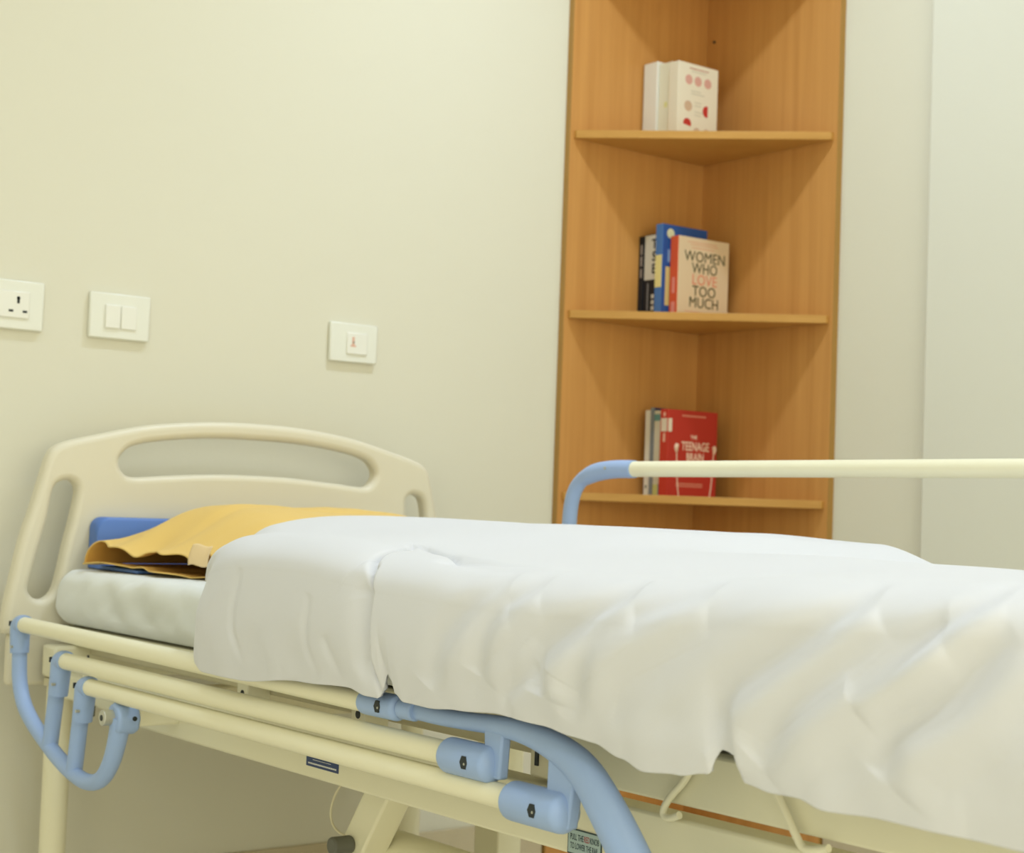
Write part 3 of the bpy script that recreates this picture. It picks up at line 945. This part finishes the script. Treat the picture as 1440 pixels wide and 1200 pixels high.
def pillow_pt(u, v):
    """u along X from the mouth (0) to the closed end (1); v around the section: 0..0.5 top, 0.5..1 underside"""
    upper = v < 0.5
    k = v * 2 if upper else 2 - v * 2
    sy = (1 - math.cos(k * math.pi)) / 2          # 0 head side .. 1 foot side
    full = smooth01(u / 0.27)
    endf = math.sqrt(max(0.0, 1 - max(0.0, (u - 0.66) / 0.34) ** 2.4))
    c_ = abs(2 * sy - 1)
    rim = max(0.0, 1 - c_ ** 30) ** 0.5
    prof = max(0.0, 1 - c_ ** 3.6) ** 0.5
    profl = max(0.0, 1 - c_ ** 7) ** 0.6
    yc, hy = (PY0 + PY1) / 2, (PY0 - PY1) / 2
    y = yc + (1 - 2 * sy) * hy * (0.97 + 0.03 * full) * (0.82 + 0.18 * endf)
    x = mouth_x(sy) + 0.68 * u
    m_ = 1 - smooth01(u / 0.13)
    zb = 0.7105 + 0.0085 * smooth01((y + 0.42) / 0.03)
    if upper:
        lip = 0.030 + 0.008 * math.sin(sy * 12 + 0.3) + 0.005 * math.sin(sy * 27)
        lip += 0.022 * math.exp(-((sy - 0.93) / 0.05) ** 2)
        h = (lip * (1 - full) * (0.55 + 0.45 * profl) * rim + full * 0.116 * prof * (0.25 + 0.75 * endf))
        z = zb + 0.001 + h
        z += (noise.noise(Vector((x * 7, y * 9, 2))) * 0.007 + noise.noise(Vector((x * 22, y * 16, 2))) * 0.0022) * profl
        z += 0.004 * full * math.sin(y * 40 + x * 13) * prof * 0.4
        x += 0.010 * m_ * smooth01(1 - sy * 3) * 0.3
    else:
        z = zb
        x -= m_ * (0.006 + 0.006 * math.sin(sy * 11 + 1.0)) * profl
        z += 0.006 * m_ * profl * abs(math.sin(sy * 7 + 0.5))
    return (x, y, max(0.7085, z))


yp = grid_mesh('yellow_pillow', 150, 180, pillow_pt, [M['yellow'], M['yellow_in']])
sm = yp.modifiers.new('thickness', 'SOLIDIFY')
sm.thickness = 0.0022
sm.offset = 1
sm.material_offset = 1
sm.material_offset_rim = 0
tag(yp, 'yellow pillow with an open wavy edged case at the head of the bed', 'pillow')
# pale folded tab of the case hanging at the near corner
tabp = grid_mesh('case_tab', 12, 14, lambda u, v: (mouth_x(0.80 + 0.12 * u) - 0.004 - 0.008 * v - 0.003 * math.sin(v * 3), -0.540 - 0.052 * u, 0.768 - 0.036 * v + 0.002 * math.sin(u * 6)), M['peach'], yp, thick=0.002)
tabp['label'] = 'pale peach folded tab of the pillowcase'

# ------------------------------------------------------------------ duvet
HEM = [(-0.955, 0.616), (-0.967, 0.609), (-1.006, 0.600), (-1.111, 0.600), (-1.282, 0.615), (-1.398, 0.620), (-1.435, 0.614), (-1.460, 0.614), (-1.474, 0.628),
       (-1.482, 0.645), (-1.492, 0.638), (-1.502, 0.624), (-1.520, 0.616), (-1.571, 0.615), (-1.627, 0.619), (-1.706, 0.624), (-1.781, 0.621), (-1.828, 0.616),
       (-1.862, 0.614), (-1.906, 0.604), (-1.938, 0.596), (-1.988, 0.600), (-2.030, 0.607), (-2.046, 0.632), (-2.066, 0.630), (-2.078, 0.606), (-2.11, 0.602), (-2.143, 0.603), (-2.176, 0.597),
       (-2.238, 0.600), (-2.310, 0.599), (-2.377, 0.598), (-2.8, 0.598)]


def interp(tab, y):
    if y >= tab[0][0]:
        return tab[0][1]
    for (a, b), (c, d) in zip(tab, tab[1:]):
        if c <= y <= a:
            t_ = (a - y) / (a - c) if a != c else 0
            t_ = t_ * t_ * (3 - 2 * t_)
            return b + (d - b) * t_
    return tab[-1][1]


# creases as strokes in (y, height on the side); positive = ridge, negative = valley
STROKES = [
    (-0.8, 0.020, [(-1.691, 0.761), (-1.644, 0.728), (-1.608, 0.693), (-1.586, 0.654)]),
    (-0.7, 0.016, [(-1.750, 0.769), (-1.718, 0.745), (-1.694, 0.716), (-1.677, 0.679)]),
    (-1.1, 0.018, [(-1.895, 0.768), (-1.855, 0.741), (-1.791, 0.702), (-1.785, 0.667)]),
    (-0.8, 0.016, [(-2.004, 0.779), (-1.960, 0.761), (-1.880, 0.720), (-1.842, 0.655)]),
    (-1.2, 0.017, [(-2.203, 0.784), (-2.170, 0.757), (-2.112, 0.720), (-2.060, 0.685), (-2.045, 0.640)]),
    (-1.0, 0.016, [(-2.286, 0.766), (-2.240, 0.746), (-2.200, 0.721), (-2.147, 0.684), (-2.109, 0.645)]),
    (-1.0, 0.013, [(-2.330, 0.790), (-2.291, 0.761), (-2.263, 0.738), (-2.226, 0.713)]),
    (-0.8, 0.018, [(-2.355, 0.756), (-2.318, 0.715), (-2.262, 0.682), (-2.243, 0.650)]),
    (-0.6, 0.012, [(-1.765, 0.676), (-1.724, 0.649), (-1.721, 0.629)]),
    (-0.30, 0.009, [(-1.130, 0.735), (-1.114, 0.675), (-1.132, 0.630)]),
    (-0.30, 0.009, [(-1.318, 0.715), (-1.308, 0.667), (-1.324, 0.635)]),
    (-0.30, 0.009, [(-1.362, 0.668), (-1.385, 0.625)]),
]
def densify(pts, n=6):
    P = [(2 * pts[0][0] - pts[1][0], 2 * pts[0][1] - pts[1][1])] + list(pts) + [(2 * pts[-1][0] - pts[-2][0], 2 * pts[-1][1] - pts[-2][1])]
    out = []
    for i in range(1, len(P) - 2):
        for k in range(n):
            t_ = k / n
            out.append(tuple(0.5 * ((2 * P[i][c]) + (-P[i - 1][c] + P[i + 1][c]) * t_ + (2 * P[i - 1][c] - 5 * P[i][c] + 4 * P[i + 1][c] - P[i + 2][c]) * t_ ** 2
                             + (-P[i - 1][c] + 3 * P[i][c] - 3 * P[i + 1][c] + P[i + 2][c]) * t_ ** 3) for c in (0, 1)))
    out.append(tuple(pts[-1]))
    return out


def lengthen(pts, f=0.35):
    a, b, c, d = pts[0], pts[1], pts[-2], pts[-1]
    return [(a[0] + (a[0] - b[0]) * f, a[1] + (a[1] - b[1]) * f)] + list(pts) + [(d[0] + (d[0] - c[0]) * f, d[1] + (d[1] - c[1]) * f)]


STROKES = [(a, b, densify(lengthen(c), 4)) for a, b, c in STROKES]
SEAM = [(-1.480, 0.600), (-1.466, 0.621), (-1.455, 0.658), (-1.458, 0.702), (-1.462, 0.740), (-1.445, 0.768), (-1.420, 0.785), (-1.392, 0.812), (-1.375, 0.832),
        (-1.392, 0.838), (-1.430, 0.824), (-1.475, 0.806), (-1.525, 0.791), (-1.60, 0.784), (-1.70, 0.780), (-1.80, 0.779)]


def seg_dist(px, py, a, b):
    ax, ay = a
    bx, by = b
    dx, dy = bx - ax, by - ay
    L2 = dx * dx + dy * dy
    t_ = max(0.0, min(1.0, ((px - ax) * dx + (py - ay) * dy) / L2))
    qx, qy = ax + dx * t_, ay + dy * t_
    return math.hypot(px - qx, py - qy), t_


def strokes_disp(y, s):
    d = 0.0
    for amp, wdt, pts in STROKES:
        ys = [p[0] for p in pts]
        if y > max(ys) + 3.5 * wdt or y < min(ys) - 3.5 * wdt:
            continue
        best, bt = 9, 0
        n = len(pts) - 1
        for i in range(n):
            q, t_ = seg_dist(y, s, pts[i], pts[i + 1])
            if q < best:
                best, bt = q, (i + t_) / n
                bq = (pts[i][0] + (pts[i + 1][0] - pts[i][0]) * t_, pts[i][1] + (pts[i + 1][1] - pts[i][1]) * t_)
        if best < 3.5 * wdt:
            taper = max(0.0, math.sin(math.pi * bt)) ** 0.7
            if amp < -0.65:
                t_ = (0.57 * y + 0.82 * s) - (0.57 * bq[0] + 0.82 * bq[1])
                t_ = math.copysign(best, t_)
                d += amp * taper * (math.exp(-(t_ / wdt) ** 2) - 0.75 * math.exp(-((t_ + 1.7 * wdt) / (1.2 * wdt)) ** 2))
            else:
                d += amp * taper * math.exp(-(best / wdt) ** 2)
    return d * 0.0095


XFAR, XTOPF, XTOPN, XSIDE = -0.962, -1.0, -1.868, -1.953
NEARZ = [(-0.7, 0.800), (-1.30, 0.802), (-1.50, 0.791), (-1.65, 0.784), (-1.94, 0.786), (-2.12, 0.795), (-2.35, 0.804), (-2.8, 0.81)]


def top_z(x, y):
    """height of the duvet top"""
    t_ = (x - XFAR) / (XTOPN - XFAR)          # 0 far .. 1 near
    z = 0.822 + 0.005 * math.sin(math.pi * max(0, min(1, t_)) * 0.9)
    z -= 0.008 * smooth01((-1.2 - y) / 0.5)
    far = 1 - smooth01((t_ - 0.35) / 0.5)
    z -= (0.030 * far + 0.004) * smooth01((-1.46 - y) / 0.16)
    near_ = smooth01((t_ - 0.60) / 0.40)
    z += (interp(NEARZ, y) - z) * near_
    z += noise.noise(Vector((x * 5, y * 4, 1.3))) * 0.005
    return z


EDGE = [(-1.50, -0.625), (-1.70, -0.685), (-1.80, -0.790), (-1.845, -0.845), (-1.90, -0.910), (-1.95, -0.945)]


def head_edge(x):
    if x >= -1.5:
        return -0.625
    return interp(EDGE, x)


def duvet_pt(u, v):
    # cross-section parameter v: far hem 0 -> near hem 1; u runs from the slanted head edge to the foot
    k_far, k_top = 0.12, 0.60
    w_ = max(0.0, (v - k_top) / (1 - k_top))
    L1 = 0.28
    if v < k_top:
        x = XFAR + (XTOPN - XFAR) * max(0, (v - k_far) / (k_top - k_far))
    elif w_ < L1:
        x = XTOPN - (XTOPN - XSIDE) * math.sin(w_ / L1 * math.pi / 2) ** 0.95
    else:
        x = XSIDE
    edge = head_edge(x) - 0.012 * smooth01((w_ - L1) / (1 - L1))
    y = edge + (-2.80 - edge) * u
    dist = edge - y
    rr = 0.085 + 0.10 * smooth01((-1.62 - x) / 0.2) * (1 - smooth01((w_ - L1 * 0.7) / 0.45))
    roll = math.sqrt(max(0.0, 1 - (1 - min(1, dist / rr)) ** 2))
    hem = interp(HEM, y)
    if v < k_far:
        t_ = v / k_far
        zt = top_z(XFAR, y) - 0.02
        z = 0.66 + (zt - 0.66) * t_
        n = Vector((1, 0, 0))
        s = 2.0
    elif v < k_top:
        t_ = (v - k_far) / (k_top - k_far)
        z = top_z(x, y) - 0.02 * (1 - smooth01(t_ / 0.06))
        n = Vector((0, 0, 1))
        s = interp(NEARZ, y) + (x - XTOPN)
    else:
        zt = top_z(XTOPN, y)
        rz = 0.048
        if w_ < L1:
            b = w_ / L1 * math.pi / 2
            z = zt - rz * (1 - math.cos(b))
            n = Vector((-math.sin(b), 0, math.cos(b)))
        else:
            t_ = (w_ - L1) / (1 - L1)
            zs = zt - rz
            z = zs + (hem - zs) * t_
            x = XSIDE + 0.016 * t_ ** 2 - 0.004 * math.sin(t_ * math.pi)
            n = Vector((-1, 0, 0.05))
        s = z
    p = Vector((x, y, z))
    side = smooth01(w_ / 0.24)
    d = 0.0
    if side > 0:
        sz = p.z
        d += strokes_disp(y, sz) * (0.3 + 0.7 * side)
        q = -0.82 * y + 0.57 * sz              # along the folds
        q2 = 0.57 * y + 0.82 * sz              # across the folds
        amp = 0.12 + 0.88 * smooth01((-1.52 - y) / 0.15)
        d += noise.noise(Vector((q * 2.6, q2 * 17, 0.3))) * 0.007 * side * amp
        d += noise.noise(Vector((q * 4.5, q2 * 32, 5.3))) * 0.0022 * side * amp
        low = smooth01((0.70 - sz) / 0.09)
        d += noise.noise(Vector((y * 16, 0.2, 9.1))) * 0.006 * low
    # tuck between the turned-down head part and the rest
    if -1.85 < y < -1.32 and s < 0.88:
        best, bi = 9, 0
        for i in range(len(SEAM) - 1):
            q_, t_ = seg_dist(y, s, SEAM[i], SEAM[i + 1])
            if q_ < best:
                best, bi = q_, i + t_
        fade = 1 - smooth01((bi - 10.5) / 4.0)
        left = bi < 6 and y > interp([(a_[1], a_[0]) for a_ in reversed(SEAM[:6])], s)
        if bi < 6:
            up_ = 1 - smooth01((s - 0.735) / 0.035)
            d -= 0.014 * (up_ if left else 1.0) * math.exp(-(best / (0.028 if left else 0.0045)) ** 2) + 0.010 * math.exp(-(best / 0.004) ** 2)
        else:
            d -= fade * (0.015 * math.exp(-(best / 0.0045) ** 2) + 0.003 * math.exp(-(best / 0.014) ** 2))
    if v > k_far and v < k_top:
        d += noise.noise(Vector((x * 9, y * 5, 2.3))) * 0.002
    if w_ > 0 and d < 0:
        d *= 0.12 + 0.88 * smooth01((p.z - 0.618) / 0.045)
    p += n * d
    if v >= k_top:
        p.x += (1 - roll) * 0.075 * side * (1 - 0.8 * smooth01((w_ - 0.5) / 0.5))
        p.z -= (1 - roll) * 0.075 * smooth01((p.z - hem) / (zt - hem))
    else:
        p.z -= (1 - roll) * max(0.0, p.z - 0.722) * (1.0 if v > k_far else 0.6)
    return p


def duvet_u(u):
    # more rows near the head edge
    return 0.25 * u + 0.75 * u if u > 1 else u ** 1.12


dv = grid_mesh('duvet', 760, 300, lambda u, v: duvet_pt(duvet_u(u), v), M['linen'])
ds = dv.modifiers.new('thickness', 'SOLIDIFY')
ds.thickness = 0.008
ds.offset = -1
tag(dv, 'thick white duvet draped over the mattress and hanging over the near rail', 'duvet')
own_origin(dv, (CX, -1.6, 0.706))
